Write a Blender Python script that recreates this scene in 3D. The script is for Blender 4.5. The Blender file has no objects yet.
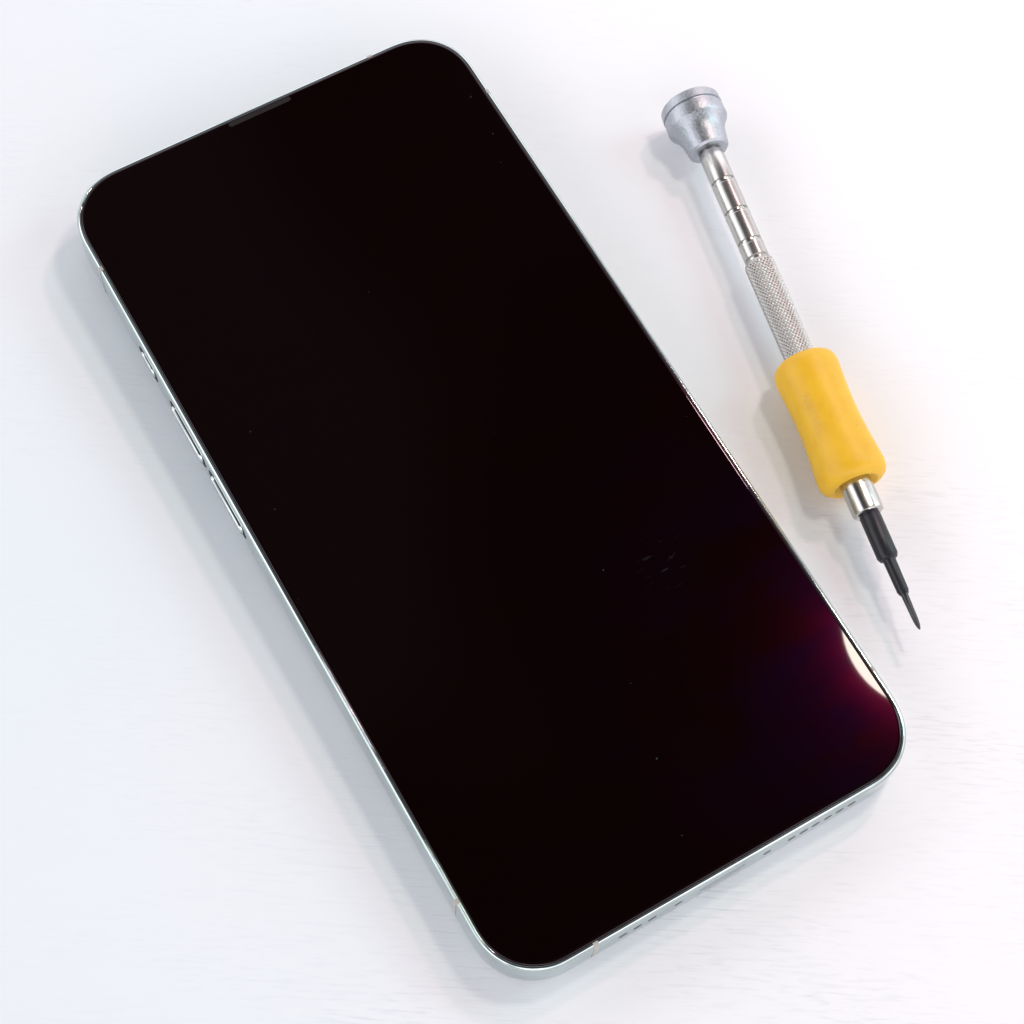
import bpy, math, random
from mathutils import Vector, Matrix
S=0.001
sc=bpy.context.scene
sc.view_settings.view_transform='Standard'; sc.view_settings.look='None'; sc.view_settings.exposure=0
col=sc.collection
# ------------------------------------------------------------------ helpers
def link(o,parent=None):
    col.objects.link(o)
    if parent: o.parent=parent
    return o
def mesh(name,vs,fs,mat,parent=None,smooth=True,flat_ngon=True,scale=S):
    me=bpy.data.meshes.new(name)
    me.from_pydata([(v[0]*scale,v[1]*scale,v[2]*scale) for v in vs],[],fs)
    me.materials.append(mat); me.update()
    for p in me.polygons:
        p.use_smooth = smooth and not (flat_ngon and len(p.vertices)>4)
    return link(bpy.data.objects.new(name,me),parent)
def empty(name,mw,label=None,cat=None):
    o=bpy.data.objects.new(name,None); o.empty_display_size=0.01
    col.objects.link(o); o.matrix_world=mw
    if label: o["label"]=label; o["category"]=cat
    return o
def nt(name):
    m=bpy.data.materials.new(name); m.use_nodes=True
    t=m.node_tree; return m,t,t.nodes["Principled BSDF"]
def node(t,typ,**k):
    n=t.nodes.new(typ)
    for a,v in k.items(): setattr(n,a,v)
    return n
def metal(name,colr,rough,bump=0.0,bscale=400,stretch=(1,1,1),metallic=1.0,dark=.88):
    m,t,b=nt(name)
    b.inputs["Metallic"].default_value=metallic
    tc=node(t,"ShaderNodeTexCoord"); mp=node(t,"ShaderNodeMapping")
    mp.inputs["Scale"].default_value=stretch
    t.links.new(tc.outputs["Object"],mp.inputs[0])
    nz=node(t,"ShaderNodeTexNoise"); nz.inputs["Scale"].default_value=bscale; nz.inputs["Detail"].default_value=5
    t.links.new(mp.outputs[0],nz.inputs["Vector"])
    r=node(t,"ShaderNodeMapRange"); r.inputs[3].default_value=rough*0.75; r.inputs[4].default_value=rough*1.3
    t.links.new(nz.outputs[0],r.inputs[0]); t.links.new(r.outputs[0],b.inputs["Roughness"])
    cr=node(t,"ShaderNodeValToRGB"); e=cr.color_ramp.elements
    e[0].position=.3; e[0].color=(*[c*dark for c in colr],1); e[1].position=.7; e[1].color=(*colr,1)
    t.links.new(nz.outputs[0],cr.inputs[0]); t.links.new(cr.outputs[0],b.inputs["Base Color"])
    if bump:
        bp=node(t,"ShaderNodeBump"); bp.inputs["Strength"].default_value=bump; bp.inputs["Distance"].default_value=0.0001
        t.links.new(nz.outputs[0],bp.inputs["Height"]); t.links.new(bp.outputs[0],b.inputs["Normal"])
    return m
# ------------------------------------------------------------------ materials
m_steel=metal("polished_steel",(0.58,0.67,0.66),0.07,0.0,90,dark=.74)
m_button=metal("button_steel",(0.66,0.72,0.71),0.10)
m_alu=metal("satin_aluminium",(0.50,0.53,0.57),0.42,0.7,2400,dark=.78)
m_shaft=metal("brushed_steel",(0.62,0.61,0.58),0.25,0.2,1500,(1,1,.15))
m_knurl=metal("knurled_steel",(0.50,0.48,0.455),0.27,0.0,1500)
m_black=metal("blackened_steel",(0.035,0.035,0.04),0.36,0.2,2500,metallic=0.6)
m_tip=metal("worn_tip_steel",(0.08,0.08,0.085),0.38,0.3,2500)
def plain(name,c,r,spec=.5):
    m,t,b=nt(name)
    nz=node(t,"ShaderNodeTexNoise"); nz.inputs["Scale"].default_value=700
    tc=node(t,"ShaderNodeTexCoord"); t.links.new(tc.outputs["Object"],nz.inputs["Vector"])
    mx=node(t,"ShaderNodeMix",data_type='RGBA'); mx.inputs[6].default_value=(*[k*.85 for k in c],1); mx.inputs[7].default_value=(*c,1)
    t.links.new(nz.outputs[0],mx.inputs[0]); t.links.new(mx.outputs[2],b.inputs["Base Color"])
    b.inputs["Roughness"].default_value=r; b.inputs["Specular IOR Level"].default_value=spec
    return m
m_band=plain("antenna_plastic",(0.42,0.41,0.36),.35)
m_dark=plain("dark_opening",(0.015,0.015,0.016),.6,.2)
m_hole=plain("shadowed_hole",(0.09,0.095,0.095),.5)
m_port=plain("port_interior",(0.30,0.34,0.34),.5)
m_ear=plain("earpiece_mesh",(0.012,0.009,0.009),.6,.2)
m_back=plain("rear_glass",(0.55,0.60,0.62),.3)
# cover glass
m_glass,t,b=nt("display_glass_black")
tc=node(t,"ShaderNodeTexCoord")
def specks(scale,power,size):
    vo=node(t,"ShaderNodeTexVoronoi"); vo.inputs["Scale"].default_value=scale
    nzw=node(t,"ShaderNodeTexNoise"); nzw.inputs["Scale"].default_value=5000
    t.links.new(tc.outputs["Object"],vo.inputs["Vector"]); t.links.new(tc.outputs["Object"],nzw.inputs["Vector"])
    sep=node(t,"ShaderNodeSeparateColor"); t.links.new(vo.outputs["Color"],sep.inputs[0])
    g1=node(t,"ShaderNodeMath",operation='POWER'); t.links.new(sep.outputs[0],g1.inputs[0]); g1.inputs[1].default_value=power
    g2=node(t,"ShaderNodeMath",operation='MULTIPLY'); t.links.new(g1.outputs[0],g2.inputs[0]); t.links.new(nzw.outputs[0],g2.inputs[1])
    g3=node(t,"ShaderNodeMath",operation='MULTIPLY'); t.links.new(g2.outputs[0],g3.inputs[0]); g3.inputs[1].default_value=size
    lt=node(t,"ShaderNodeMath",operation='LESS_THAN'); t.links.new(vo.outputs["Distance"],lt.inputs[0]); t.links.new(g3.outputs[0],lt.inputs[1])
    return lt.outputs[0]
s1=specks(140,3,.05); s2=specks(330,6,.10)
ds=node(t,"ShaderNodeVectorMath",operation='DISTANCE'); t.links.new(tc.outputs["Object"],ds.inputs[0]); ds.inputs[1].default_value=(0.0185,-0.0315,0.0076)
near=node(t,"ShaderNodeMapRange"); near.inputs[1].default_value=.0060; near.inputs[2].default_value=.001
t.links.new(ds.outputs["Value"],near.inputs[0])
scm=node(t,"ShaderNodeMapping"); scm.inputs["Rotation"].default_value=(0,0,.25); scm.inputs["Scale"].default_value=(1,5,1)
t.links.new(tc.outputs["Object"],scm.inputs[0])
scr=node(t,"ShaderNodeTexNoise"); scr.inputs["Scale"].default_value=260; scr.inputs["Distortion"].default_value=.5; scr.inputs["Detail"].default_value=3
t.links.new(scm.outputs[0],scr.inputs["Vector"])
sg=node(t,"ShaderNodeMapRange"); sg.inputs[1].default_value=.62; sg.inputs[2].default_value=.68
t.links.new(scr.outputs[0],sg.inputs[0])
sm=node(t,"ShaderNodeMath",operation='MULTIPLY'); t.links.new(sg.outputs[0],sm.inputs[0]); t.links.new(near.outputs[0],sm.inputs[1])
sm2=node(t,"ShaderNodeMath",operation='MULTIPLY'); t.links.new(sm.outputs[0],sm2.inputs[0]); sm2.inputs[1].default_value=.35
ma=node(t,"ShaderNodeMath",operation='MAXIMUM'); t.links.new(s1,ma.inputs[0]); t.links.new(s2,ma.inputs[1])
mb=node(t,"ShaderNodeMath",operation='MAXIMUM'); t.links.new(ma.outputs[0],mb.inputs[0]); t.links.new(sm2.outputs[0],mb.inputs[1])
nm_=node(t,"ShaderNodeMapping"); nm_.inputs["Rotation"].default_value=(0,0,.9); nm_.inputs["Scale"].default_value=(1,2.0,1)
t.links.new(tc.outputs["Object"],nm_.inputs[0])
ns=node(t,"ShaderNodeTexNoise"); ns.inputs["Scale"].default_value=48; ns.inputs["Detail"].default_value=4
t.links.new(nm_.outputs[0],ns.inputs["Vector"])
rs=node(t,"ShaderNodeMapRange"); rs.inputs[1].default_value=.44; rs.inputs[2].default_value=.62
t.links.new(ns.outputs[0],rs.inputs[0])
mx=node(t,"ShaderNodeMix",data_type='RGBA'); mx.inputs[6].default_value=(0.0024,0.0002,0.0002,1); mx.inputs[7].default_value=(0.026,0.030,0.040,1)
t.links.new(mb.outputs[0],mx.inputs[0]); t.links.new(mx.outputs[2],b.inputs["Base Color"])
b.inputs["Roughness"].default_value=0.018; b.inputs["Specular IOR Level"].default_value=0.30
gl=node(t,"ShaderNodeBsdfGlossy"); gl.inputs["Roughness"].default_value=0.11
mg=node(t,"ShaderNodeMix",data_type='RGBA'); mg.inputs[6].default_value=(0.0056,0.00001,0.0015,1); mg.inputs[7].default_value=(0.0015,0.00001,0.0007,1)
t.links.new(rs.outputs[0],mg.inputs[0]); t.links.new(mg.outputs[2],gl.inputs["Color"])
gl2=node(t,"ShaderNodeBsdfGlossy"); gl2.inputs["Roughness"].default_value=0.24
mg2=node(t,"ShaderNodeMix",data_type='RGBA'); mg2.inputs[6].default_value=(0.0003,0.0,0.0001,1); mg2.inputs[7].default_value=(0.0008,0.00001,0.0018,1)
t.links.new(rs.outputs[0],mg2.inputs[0]); t.links.new(mg2.outputs[2],gl2.inputs["Color"])
ad=node(t,"ShaderNodeAddShader"); t.links.new(b.outputs[0],ad.inputs[0]); t.links.new(gl.outputs[0],ad.inputs[1])
ad2=node(t,"ShaderNodeAddShader"); t.links.new(ad.outputs[0],ad2.inputs[0]); t.links.new(gl2.outputs[0],ad2.inputs[1])
t.links.new(ad2.outputs[0],t.nodes["Material Output"].inputs[0])
# rubber
m_rub,t,b=nt("yellow_rubber")
tc=node(t,"ShaderNodeTexCoord"); nz=node(t,"ShaderNodeTexNoise"); nz.inputs["Scale"].default_value=300; nz.inputs["Detail"].default_value=5
t.links.new(tc.outputs["Object"],nz.inputs["Vector"])
cr=node(t,"ShaderNodeValToRGB"); e=cr.color_ramp.elements
e[0].position=.28; e[0].color=(0.73,0.405,0.012,1); e[1].position=.62; e[1].color=(0.79,0.46,0.015,1)
t.links.new(nz.outputs[0],cr.inputs[0])
vo=node(t,"ShaderNodeTexVoronoi"); vo.inputs["Scale"].default_value=330; t.links.new(tc.outputs["Object"],vo.inputs["Vector"])
sep=node(t,"ShaderNodeSeparateColor"); t.links.new(vo.outputs["Color"],sep.inputs[0])
g1=node(t,"ShaderNodeMath",operation='POWER'); t.links.new(sep.outputs[0],g1.inputs[0]); g1.inputs[1].default_value=10
g3=node(t,"ShaderNodeMath",operation='MULTIPLY'); t.links.new(g1.outputs[0],g3.inputs[0]); g3.inputs[1].default_value=.13
lt=node(t,"ShaderNodeMath",operation='LESS_THAN'); t.links.new(vo.outputs["Distance"],lt.inputs[0]); t.links.new(g3.outputs[0],lt.inputs[1])
mx=node(t,"ShaderNodeMix",data_type='RGBA'); mx.inputs[7].default_value=(0.16,0.09,0.01,1)
t.links.new(lt.outputs[0],mx.inputs[0]); t.links.new(cr.outputs[0],mx.inputs[6]); t.links.new(mx.outputs[2],b.inputs["Base Color"])
b.inputs["Roughness"].default_value=.45
b.inputs["Subsurface Weight"].default_value=.1; b.inputs["Subsurface Scale"].default_value=0.002
nz2=node(t,"ShaderNodeTexNoise"); nz2.inputs["Scale"].default_value=2200
t.links.new(tc.outputs["Object"],nz2.inputs["Vector"])
bp=node(t,"ShaderNodeBump"); bp.inputs["Strength"].default_value=.35; bp.inputs["Distance"].default_value=0.0001
t.links.new(nz2.outputs[0],bp.inputs["Height"]); t.links.new(bp.outputs[0],b.inputs["Normal"])
m_letter=plain("embossed_letter_rubber",(0.84,0.53,0.07),.45)
# table
m_tab,t,b=nt("white_woodgrain_laminate")
tc=node(t,"ShaderNodeTexCoord"); mp=node(t,"ShaderNodeMapping"); mp.inputs["Scale"].default_value=(190,1700,90); mp.inputs["Rotation"].default_value=(0,0,math.radians(-2))
t.links.new(tc.outputs["Object"],mp.inputs[0])
n1=node(t,"ShaderNodeTexNoise"); n1.inputs["Scale"].default_value=1; n1.inputs["Detail"].default_value=4; n1.inputs["Distortion"].default_value=.35
t.links.new(mp.outputs[0],n1.inputs["Vector"])
mp2=node(t,"ShaderNodeMapping"); mp2.inputs["Scale"].default_value=(22,60,14); mp2.inputs["Rotation"].default_value=(0,0,math.radians(-2))
t.links.new(tc.outputs["Object"],mp2.inputs[0])
n2=node(t,"ShaderNodeTexNoise"); n2.inputs["Scale"].default_value=1; n2.inputs["Detail"].default_value=5; n2.inputs["Distortion"].default_value=.8
t.links.new(mp2.outputs[0],n2.inputs["Vector"])
r1=node(t,"ShaderNodeMapRange"); r1.inputs[1].default_value=.50; r1.inputs[2].default_value=.72
t.links.new(n1.outputs[0],r1.inputs[0])
r2=node(t,"ShaderNodeMapRange"); r2.inputs[1].default_value=.36; r2.inputs[2].default_value=.68
t.links.new(n2.outputs[0],r2.inputs[0])
mu0=node(t,"ShaderNodeMath",operation='MULTIPLY'); t.links.new(r1.outputs[0],mu0.inputs[0]); t.links.new(r2.outputs[0],mu0.inputs[1])
sx=node(t,"ShaderNodeSeparateXYZ"); t.links.new(tc.outputs["Object"],sx.inputs[0])
dd=node(t,"ShaderNodeMath",operation='SUBTRACT'); t.links.new(sx.outputs[0],dd.inputs[0]); t.links.new(sx.outputs[1],dd.inputs[1])
gr=node(t,"ShaderNodeMapRange"); gr.inputs[1].default_value=0.0; gr.inputs[2].default_value=.13; gr.inputs[3].default_value=.38; gr.inputs[4].default_value=1.2
t.links.new(dd.outputs[0],gr.inputs[0])
mu=node(t,"ShaderNodeMath",operation='MULTIPLY'); t.links.new(mu0.outputs[0],mu.inputs[0]); t.links.new(gr.outputs[0],mu.inputs[1])
n3=node(t,"ShaderNodeTexNoise"); n3.inputs["Scale"].default_value=9; n3.inputs["Detail"].default_value=2
t.links.new(tc.outputs["Object"],n3.inputs["Vector"])
r3=node(t,"ShaderNodeMapRange"); r3.inputs[1].default_value=.35; r3.inputs[2].default_value=.65; r3.inputs[4].default_value=.35
t.links.new(n3.outputs[0],r3.inputs[0])
rx=node(t,"ShaderNodeMapRange"); rx.inputs[1].default_value=-.06; rx.inputs[2].default_value=.09; rx.inputs[4].default_value=.8
t.links.new(sx.outputs[0],rx.inputs[0])
rr_=node(t,"ShaderNodeMath",operation='ADD',use_clamp=True); t.links.new(r3.outputs[0],rr_.inputs[0]); t.links.new(rx.outputs[0],rr_.inputs[1])
mt=node(t,"ShaderNodeMix",data_type='RGBA'); mt.inputs[6].default_value=(0.80,0.875,0.905,1); mt.inputs[7].default_value=(0.90,0.89,0.905,1)  # bluish left to pinkish right: tint of the light painted into the laminate colour
t.links.new(rr_.outputs[0],mt.inputs[0])
mx=node(t,"ShaderNodeMix",data_type='RGBA',blend_type='MULTIPLY'); mx.inputs[7].default_value=(0.90,0.91,0.925,1)
t.links.new(mt.outputs[2],mx.inputs[6])
t.links.new(mu.outputs[0],mx.inputs[0]); t.links.new(mx.outputs[2],b.inputs["Base Color"])
b.inputs["Roughness"].default_value=.55; b.inputs["Specular IOR Level"].default_value=.3
bp=node(t,"ShaderNodeBump"); bp.invert=True; bp.inputs["Strength"].default_value=.5; bp.inputs["Distance"].default_value=0.0001
t.links.new(mu.outputs[0],bp.inputs["Height"]); t.links.new(bp.outputs[0],b.inputs["Normal"])
# ------------------------------------------------------------------ table
X=900;Y=700
tb=mesh("table_top",[(-X,-Y,-25),(X,-Y,-25),(X,Y,-25),(-X,Y,-25),(-X,-Y,0),(X,-Y,0),(X,Y,0),(-X,Y,0)],
 [(4,5,6,7),(3,2,1,0),(0,1,5,4),(1,2,6,5),(2,3,7,6),(3,0,4,7)],m_tab,smooth=False)
tb["kind"]="structure"
# ------------------------------------------------------------------ smartphone
W,H=78.7,161.9
tilt=math.atan(2.6/140); th=0.5764
piv=Vector((0,-H/2*S,0))
MW=Matrix.Translation(Vector((0.2,-.6,1.2))*S)@Matrix.Rotation(th,4,'Z')@Matrix.Translation(piv)@Matrix.Rotation(tilt,4,'X')@Matrix.Translation(-piv)
phone=empty("smartphone",MW,"black-screened smartphone with polished silver frame lying on white table","smartphone")
def loop(ins,z,R=11.6,n=2.2,N=20,w=W,h=H):
    a,b=w/2-ins,h/2-ins; r=max(R-ins,.2); out=[]
    for q,(sx,sy) in enumerate([(1,1),(-1,1),(-1,-1),(1,-1)]):
        for k in range(N+1):
            u=k/N*math.pi/2
            if q%2==1: u=math.pi/2-u
            cx=max(math.cos(u),0)**(2/n); cy=max(math.sin(u),0)**(2/n)
            out.append((sx*(a-r+r*cx),sy*(b-r+r*cy),z))
    return out
def loft(loops,cap0=True,cap1=True):
    n=len(loops[0]); vs=[v for l in loops for v in l]; fs=[]
    for i in range(len(loops)-1):
        for k in range(n):
            k2=(k+1)%n
            fs.append((i*n+k,i*n+k2,(i+1)*n+k2,(i+1)*n+k))
    if cap0: fs.append(tuple(reversed(range(n))))
    if cap1: fs.append(tuple(range((len(loops)-1)*n,len(loops)*n)))
    return vs,fs
prof=[(1.0,-1.2),(.45,-1.14),(.12,-.85),(.02,-.4),(0,.3),(0,6.3),(.04,6.75),(.18,7.1),(.42,7.34),(.66,7.42),(.78,7.38),(.8,6.95)]
vs,fs=loft([loop(i,z) for i,z in prof])
frame=mesh("frame",vs,fs,m_steel,phone)
frame["label"]="polished silver metal frame"
gp=[(.84,6.97),(.84,7.38),(.92,7.52),(1.1,7.61),(1.4,7.65)]
vs,fs=loft([loop(i,z) for i,z in gp])
glass=mesh("display_glass",vs,fs,m_glass,phone); glass["label"]="glossy black switched-off display glass"
def stadium(cx,cy,l,w,z,n=10):
    out=[]
    for k in range(2*n+2):
        if k<=n: a=-math.pi/2+math.pi*k/n; px=l/2-w/2
        else: a=math.pi/2+math.pi*(k-n-1)/n; px=-(l/2-w/2)
        out.append((cx+px+w/2*math.cos(a),cy+w/2*math.sin(a),z))
    return out
def plate(name,l2,z0,z1,mat,parent,fmap=lambda p:p):
    n=len(l2); vs=[fmap((x,y,z0)) for x,y,_ in l2]+[fmap((x,y,z1)) for x,y,_ in l2]
    fs=[tuple(reversed(range(n))),tuple(range(n,2*n))]+[(k,(k+1)%n,n+(k+1)%n,n+k) for k in range(n)]
    return mesh(name,vs,fs,mat,parent)
plate("earpiece_speaker",stadium(.2,H/2-1.9,12.5,.95,0),7.60,7.675,m_ear,glass)
ZC=3.3
def side_block(name,y0,y1,z0,z1,out,mat):
    l2=stadium((y0+y1)/2,(z0+z1)/2,abs(y1-y0),z1-z0,0)
    n=len(l2)
    cy,cz=(y0+y1)/2,(z0+z1)/2
    vs=[(-W/2+.2,x,y) for x,y,_ in l2]+[(-W/2-out+.1,x,y) for x,y,_ in l2]+[(-W/2-out,cy+(x-cy)*.97,cz+(y-cz)*.85) for x,y,_ in l2]
    fs=[]
    for i in range(2):
        for q in range(n): fs.append((i*n+q,i*n+(q+1)%n,(i+1)*n+(q+1)%n,(i+1)*n+q))
    fs.append(tuple(range(2*n,3*n)))
    return mesh(name,vs,fs,mat,frame)
def gapring(name,y0,y1,z0,z1):
    l2=stadium((y0+y1)/2,(z0+z1)/2,abs(y1-y0)+2.2,(z1-z0)+1.3,0)
    plate(name,l2,0,1,m_dark,frame,lambda p:(-W/2+.1-.13*p[2],p[0],p[1]))
for nm,a,b_ in [("volume_button",23.4,35.2),("volume_button",8.4,20.2),("mute_switch",42.0,47.2)]:
    side_block(nm,a,b_,ZC-1.3,ZC+1.5,.5 if nm!="mute_switch" else .35,m_button)
    gapring("button_gap",a,b_,ZC-1.3,ZC+1.5)
l2=stadium(24,ZC,18,2.6,0)
plate("power_button",l2,0,1,m_button,frame,lambda p:(W/2-.2+.45*p[2],p[0],p[1]))
bp_=[(.10,-.85),(0,-.4),(-.03,.3),(-.03,6.3),(0,6.76),(.15,7.13),(.40,7.37),(.66,7.45),(.79,7.41)]
def band(kind,pos,sgn):
    vs=[];fs=[]
    for ins,z in bp_:
        for d in (-.45,.45):
            if kind=='x': vs.append((sgn*(W/2-ins),pos+d,z))
            else: vs.append((pos+d,sgn*(H/2-ins),z))
    for k in range(len(bp_)-1): fs.append((2*k,2*k+1,2*k+3,2*k+2))
    mesh("antenna_band",vs,fs,m_band,frame,smooth=False)
for y in (63.4,-64.3):
    for s in (-1,1): band('x',y,s)
band('y',-23.5,-1); band('y',23.5,1)
fb=lambda p:(p[0],-H/2+.1-.13*p[2],p[1])
def disc(cx,cz,r,n=14): return [(cx+r*math.cos(2*math.pi*k/n),cz+r*math.sin(2*math.pi*k/n),0) for k in range(n)]
for x in [-18.5,-15.8,-13.1]+[13.0+2.3*k for k in range(6)]:
    plate("speaker_hole",disc(x,ZC,.80),0,1,m_hole,frame,fb)
plate("charging_port",stadium(0,ZC,8.6,2.5,0),0,1,m_port,frame,fb)
for x in (-8.3,8.3): plate("screw",disc(x,ZC,.75),0,1,m_hole,frame,fb)
vs,fs=loft([loop(0,-1.0,7,2.3,10,36,37),loop(0,-3.4,7,2.3,10,36,37),loop(.4,-3.7,7,2.3,10,36,37)])
vs=[(x+W/2-21,y+H/2-22,z) for x,y,z in vs]
rc=mesh("rear_camera",vs,fs,m_back,phone)
# ------------------------------------------------------------------ screwdriver
E=Vector((35.3,78.3,6.3)); Q=Vector((76.4,-25.3,6.3)); D=(Q-E).normalized(); LEN=(Q-E).length
side=Vector((0,0,1)).cross(D).normalized()
base=E+D*70
Rm=Matrix(((side.x,0,D.x),(side.y,0,D.y),(0,1,D.z)))
if Rm.determinant()<0:
    side=-side; Rm=Matrix(((side.x,0,D.x),(side.y,0,D.y),(0,1,D.z)))
tool=empty("precision_screwdriver",Matrix.Translation(Vector((base.x,base.y,0))*S)@Rm.to_4x4(),
 "precision screwdriver with yellow rubber grip beside the phone on white table","screwdriver")
OFF=-70; HZ=6.0
def lathe(name,prof,mat,segs=72,fn=None,parent=None,smooth_ang=35):
    vs=[];fs=[]
    for i,(s,r) in enumerate(prof):
        for k in range(segs):
            a=2*math.pi*k/segs
            rr=r if fn is None else fn(s,r,a)
            vs.append((rr*math.cos(a),HZ+rr*math.sin(a),s+OFF))
    for i in range(len(prof)-1):
        for k in range(segs):
            k2=(k+1)%segs
            fs.append((i*segs+k,i*segs+k2,(i+1)*segs+k2,(i+1)*segs+k))
    fs.append(tuple(reversed(range(segs)))); fs.append(tuple(range((len(prof)-1)*segs,len(prof)*segs)))
    o=mesh(name,vs,fs,mat,parent or tool)
    o.data.set_sharp_from_angle(angle=math.radians(smooth_ang))
    return o
cap=[(2.4,.01),(2.4,3.9),(2.0,4.4),(1.6,4.8),(1.5,5.1),(1.6,5.4),(1.9,5.65),(3.5,5.75),(3.6,5.45),(3.9,5.4),(4.0,5.7),(6.2,5.78),(6.6,5.6),(7.2,5.15),(8.0,4.65),(9.0,4.3),(10.2,4.1),(11.4,3.95),(12.1,3.8),(12.5,3.4),(12.6,2.1)]
lathe("swivel_cap",cap,m_alu,96,smooth_ang=28)
sh=[(12.4,1.7),(12.9,1.7),(13.0,2.15),(13.3,2.3)]
for g in (20,26.7,33.4):
    sh+=[(g-.55,2.3),(g-.5,1.95),(g-.1,1.88),(g+.0,1.95),(g+.1,2.34),(g+.5,2.34),(g+.55,2.3)]
sh+=[(36.4,2.3),(36.6,1.9),(37.1,1.9),(37.3,2.4)]
lathe("shaft",sh,m_shaft,64)
N=240; a0,a1=37.8,60.
P=[(37.2,2.3),(37.45,2.62)]+[(a0+(a1-a0)*i/N,2.80) for i in range(N+1)]
def kfn(s,r,a):
    if s<37.7: return r
    n=28; pitch=2*math.pi*2.75/n
    u=a*n/2/math.pi; v=s/(pitch*1.4)
    f=lambda x: abs((x%1)-.5)*2
    return r-.20*(1-min(f(u+v),f(u-v)))
lathe("knurled_sleeve",P,m_knurl,280,kfn,smooth_ang=60)
G0,G1=58.3,83.5
gp=[(G0,2.6),(G0+.05,4.2),(G0+.25,4.8),(G0+.7,5.35),(G0+1.4,5.7),(G0+2.4,5.85)]
for i in range(1,22):
    u=i/22; s=G0+2.4+(G1-2.6-G0-2.4)*u
    r=5.85+(6.15-5.85)*u-.55*math.sin(math.pi*u)**1.1
    gp.append((s,r))
gp+=[(G1-2.6,6.15),(G1-1.6,6.05),(G1-.8,5.7),(G1-.3,5.1),(G1-.05,4.5),(G1,4.0),(G1-.3,3.6),(G1-.8,3.0)]
def gfn(s,r,a):
    return min(r*(1+.004*math.sin(2*a+.3)+.0035*math.sin(3*a+s*.25)),6.19)
grip=lathe("rubber_grip",gp,m_rub,96,gfn)
grip["label"]="yellow rubber grip sleeve with embossed lettering"
lathe("collar",[(82.4,2.0),(82.4,2.85),(88.5,2.85),(89.0,2.75),(89.2,2.4),(89.2,1.2)],m_shaft,64,
      lambda s,r,a: r*(1-.035*abs(math.sin(a*3))) if r>2.5 else r)
bit=lathe("bit",[(89.0,1.2),(89.2,1.7),(89.6,1.85),(97.3,1.85),(97.9,1.55),(98.1,1.15),(98.4,1.1),(104.0,1.02),(104.6,.8)],m_black,48)
def ffn(s,r,a):
    if s<108: return r
    k=min((s-108)/1.,1)
    return r*(1-.35*k*abs(math.sin(2*a))**1.5)
lathe("screw_tip",[(104.4,.76),(104.7,.62),(106.5,.57),(108.6,.54),(109.6,.50),(110.3,.42),(110.9,.26),(111.2,.12)],m_tip,48,ffn,parent=bit)
# embossed lettering wrapped on the grip
cu=bpy.data.curves.new("lettering","FONT"); cu.body="VESSEL"; cu.size=2.2; cu.space_character=1.25; cu.align_x='CENTER'; cu.align_y='CENTER'
to=bpy.data.objects.new("tmp",cu); col.objects.link(to)
dg=bpy.context.evaluated_depsgraph_get(); me=bpy.data.meshes.new_from_object(to.evaluated_get(dg))
bpy.data.objects.remove(to)
import bmesh
bm=bmesh.new(); bm.from_mesh(me)
bmesh.ops.triangulate(bm,faces=bm.faces)
bmesh.ops.subdivide_edges(bm,edges=bm.edges,cuts=2)
def rad(s):
    for (s0,r0),(s1,r1_) in zip(gp,gp[1:]):
        if s0<=s<=s1: return r0+(r1_-r0)*(s-s0)/(s1-s0)
    return 6
lx=-1 if side.x>0 else 1
a_c=math.pi/2+(math.radians(40) if lx<0 else -math.radians(40))
for v in bm.verts:
    s=70.3+v.co.x
    da=v.co.y/5.5
    a=a_c+(-da if lx<0 else da)
    r=gfn(s,rad(s),a)+.08
    v.co=Vector((r*math.cos(a),HZ+r*math.sin(a),s+OFF))*S
bm.normal_update(); bm.to_mesh(me); bm.free()
me.materials.clear(); me.materials.append(m_letter)
lo=bpy.data.objects.new("lettering",me); link(lo,grip)
tool.location.z+=.0002
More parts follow.
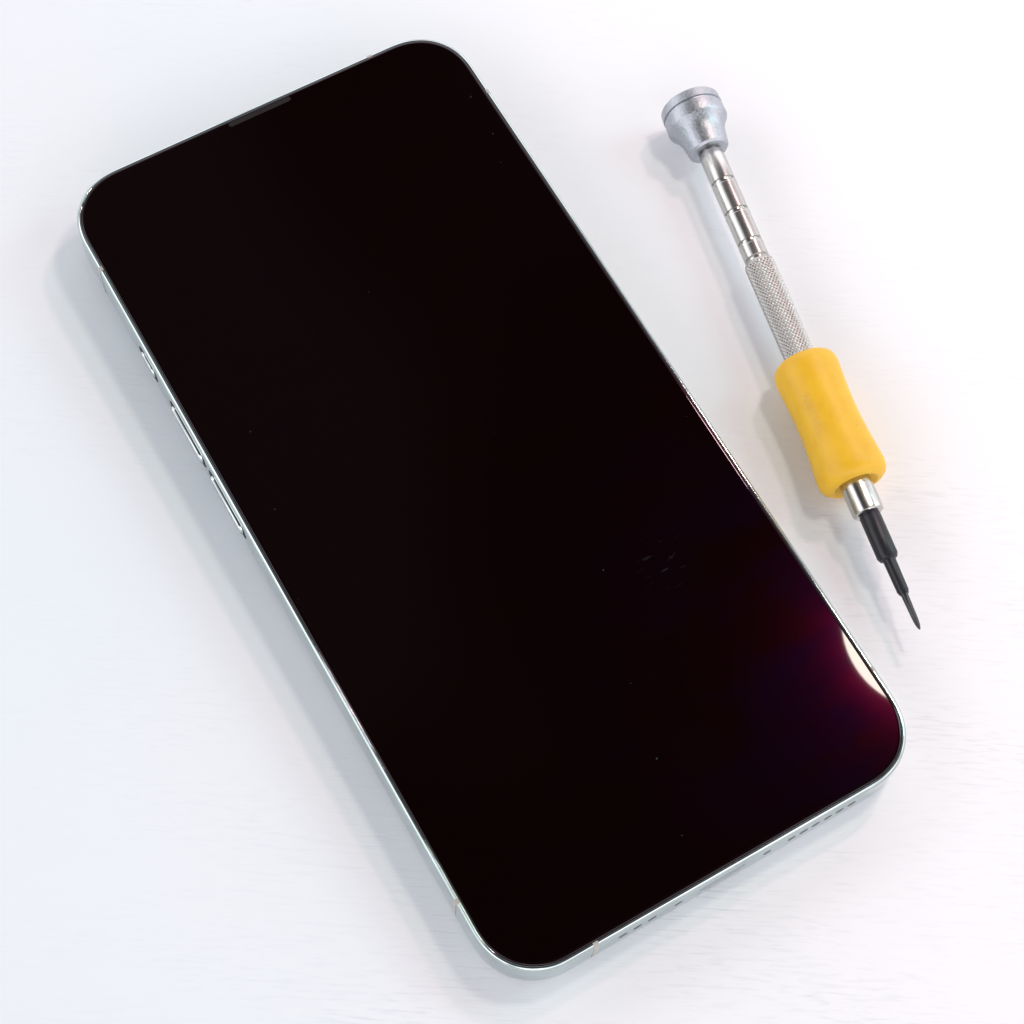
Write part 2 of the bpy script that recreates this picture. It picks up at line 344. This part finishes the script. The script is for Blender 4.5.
# ------------------------------------------------------------------ world
w=bpy.data.worlds.new("World"); sc.world=w; w.use_nodes=True; t=w.node_tree
bg=t.nodes["Background"]; tc=node(t,"ShaderNodeTexCoord"); sp=node(t,"ShaderNodeSeparateXYZ")
t.links.new(tc.outputs["Generated"],sp.inputs[0])
cr=node(t,"ShaderNodeValToRGB"); e=cr.color_ramp.elements
e[0].position=0.0; e[0].color=(.66,.66,.66,1); e[1].position=.80; e[1].color=(.03,.03,.03,1)
e2=e.new(.5); e2.color=(.90,.90,.90,1)
t.links.new(sp.outputs[2],cr.inputs[0])
mr=node(t,"ShaderNodeMapRange"); mr.inputs[1].default_value=-1; mr.inputs[2].default_value=1
t.links.new(sp.outputs[0],mr.inputs[0])
mx=node(t,"ShaderNodeMix",data_type='RGBA'); mx.inputs[6].default_value=(.96,.95,1.0,1); mx.inputs[7].default_value=(1,.94,1.0,1)
t.links.new(mr.outputs[0],mx.inputs[0])
mm=node(t,"ShaderNodeMix",data_type='RGBA',blend_type='MULTIPLY'); mm.inputs[0].default_value=1
t.links.new(cr.outputs[0],mm.inputs[6]); t.links.new(mx.outputs[2],mm.inputs[7])
wn=node(t,"ShaderNodeTexNoise"); wn.inputs["Scale"].default_value=2.6; wn.inputs["Detail"].default_value=1
t.links.new(tc.outputs["Generated"],wn.inputs["Vector"])
wr=node(t,"ShaderNodeMapRange"); wr.inputs[1].default_value=.42; wr.inputs[2].default_value=.52; wr.inputs[3].default_value=.38; wr.inputs[4].default_value=1.25
t.links.new(wn.outputs[0],wr.inputs[0])
ws=node(t,"ShaderNodeMath",operation='MULTIPLY'); t.links.new(wr.outputs[0],ws.inputs[0]); ws.inputs[1].default_value=2.42
t.links.new(mm.outputs[2],bg.inputs[0]); t.links.new(ws.outputs[0],bg.inputs[1])
# ------------------------------------------------------------------ lamps
def area(name,dirv,dist,size,power,colr,target=(20,0,0)):
    l=bpy.data.lights.new(name,'AREA'); l.shape='DISK'; l.size=size*S; l.energy=power; l.color=colr
    o=bpy.data.objects.new(name,l); col.objects.link(o)
    tv=Vector(target); p=tv+Vector(dirv).normalized()*dist
    o.location=p*S; o.rotation_euler=(tv-p).to_track_quat('-Z','Y').to_euler()
    return o
area("lamp_pinkish",(.36,.56,.78),750,60,.85,(1,.66,.70))
area("lamp_cool",(.72,.30,.62),750,200,.72,(.55,.95,.95))
area("lamp_ceiling",(.225,.33,.93),600,80,.66,(1,.93,.80),(76.2,-23.3,0))
# ------------------------------------------------------------------ camera
cd=bpy.data.cameras.new("camera"); cam=bpy.data.objects.new("camera",cd); col.objects.link(cam)
cd.sensor_width=36; cd.lens=2035.43/1024*36; cd.clip_start=.01; cd.clip_end=50
cam.matrix_world=Matrix.Translation(Vector((7.5266,-148.4525,321.303))*S)@Matrix.Rotation(.4186,4,'X')@Matrix.Rotation(.0608,4,'Z')
sc.camera=cam
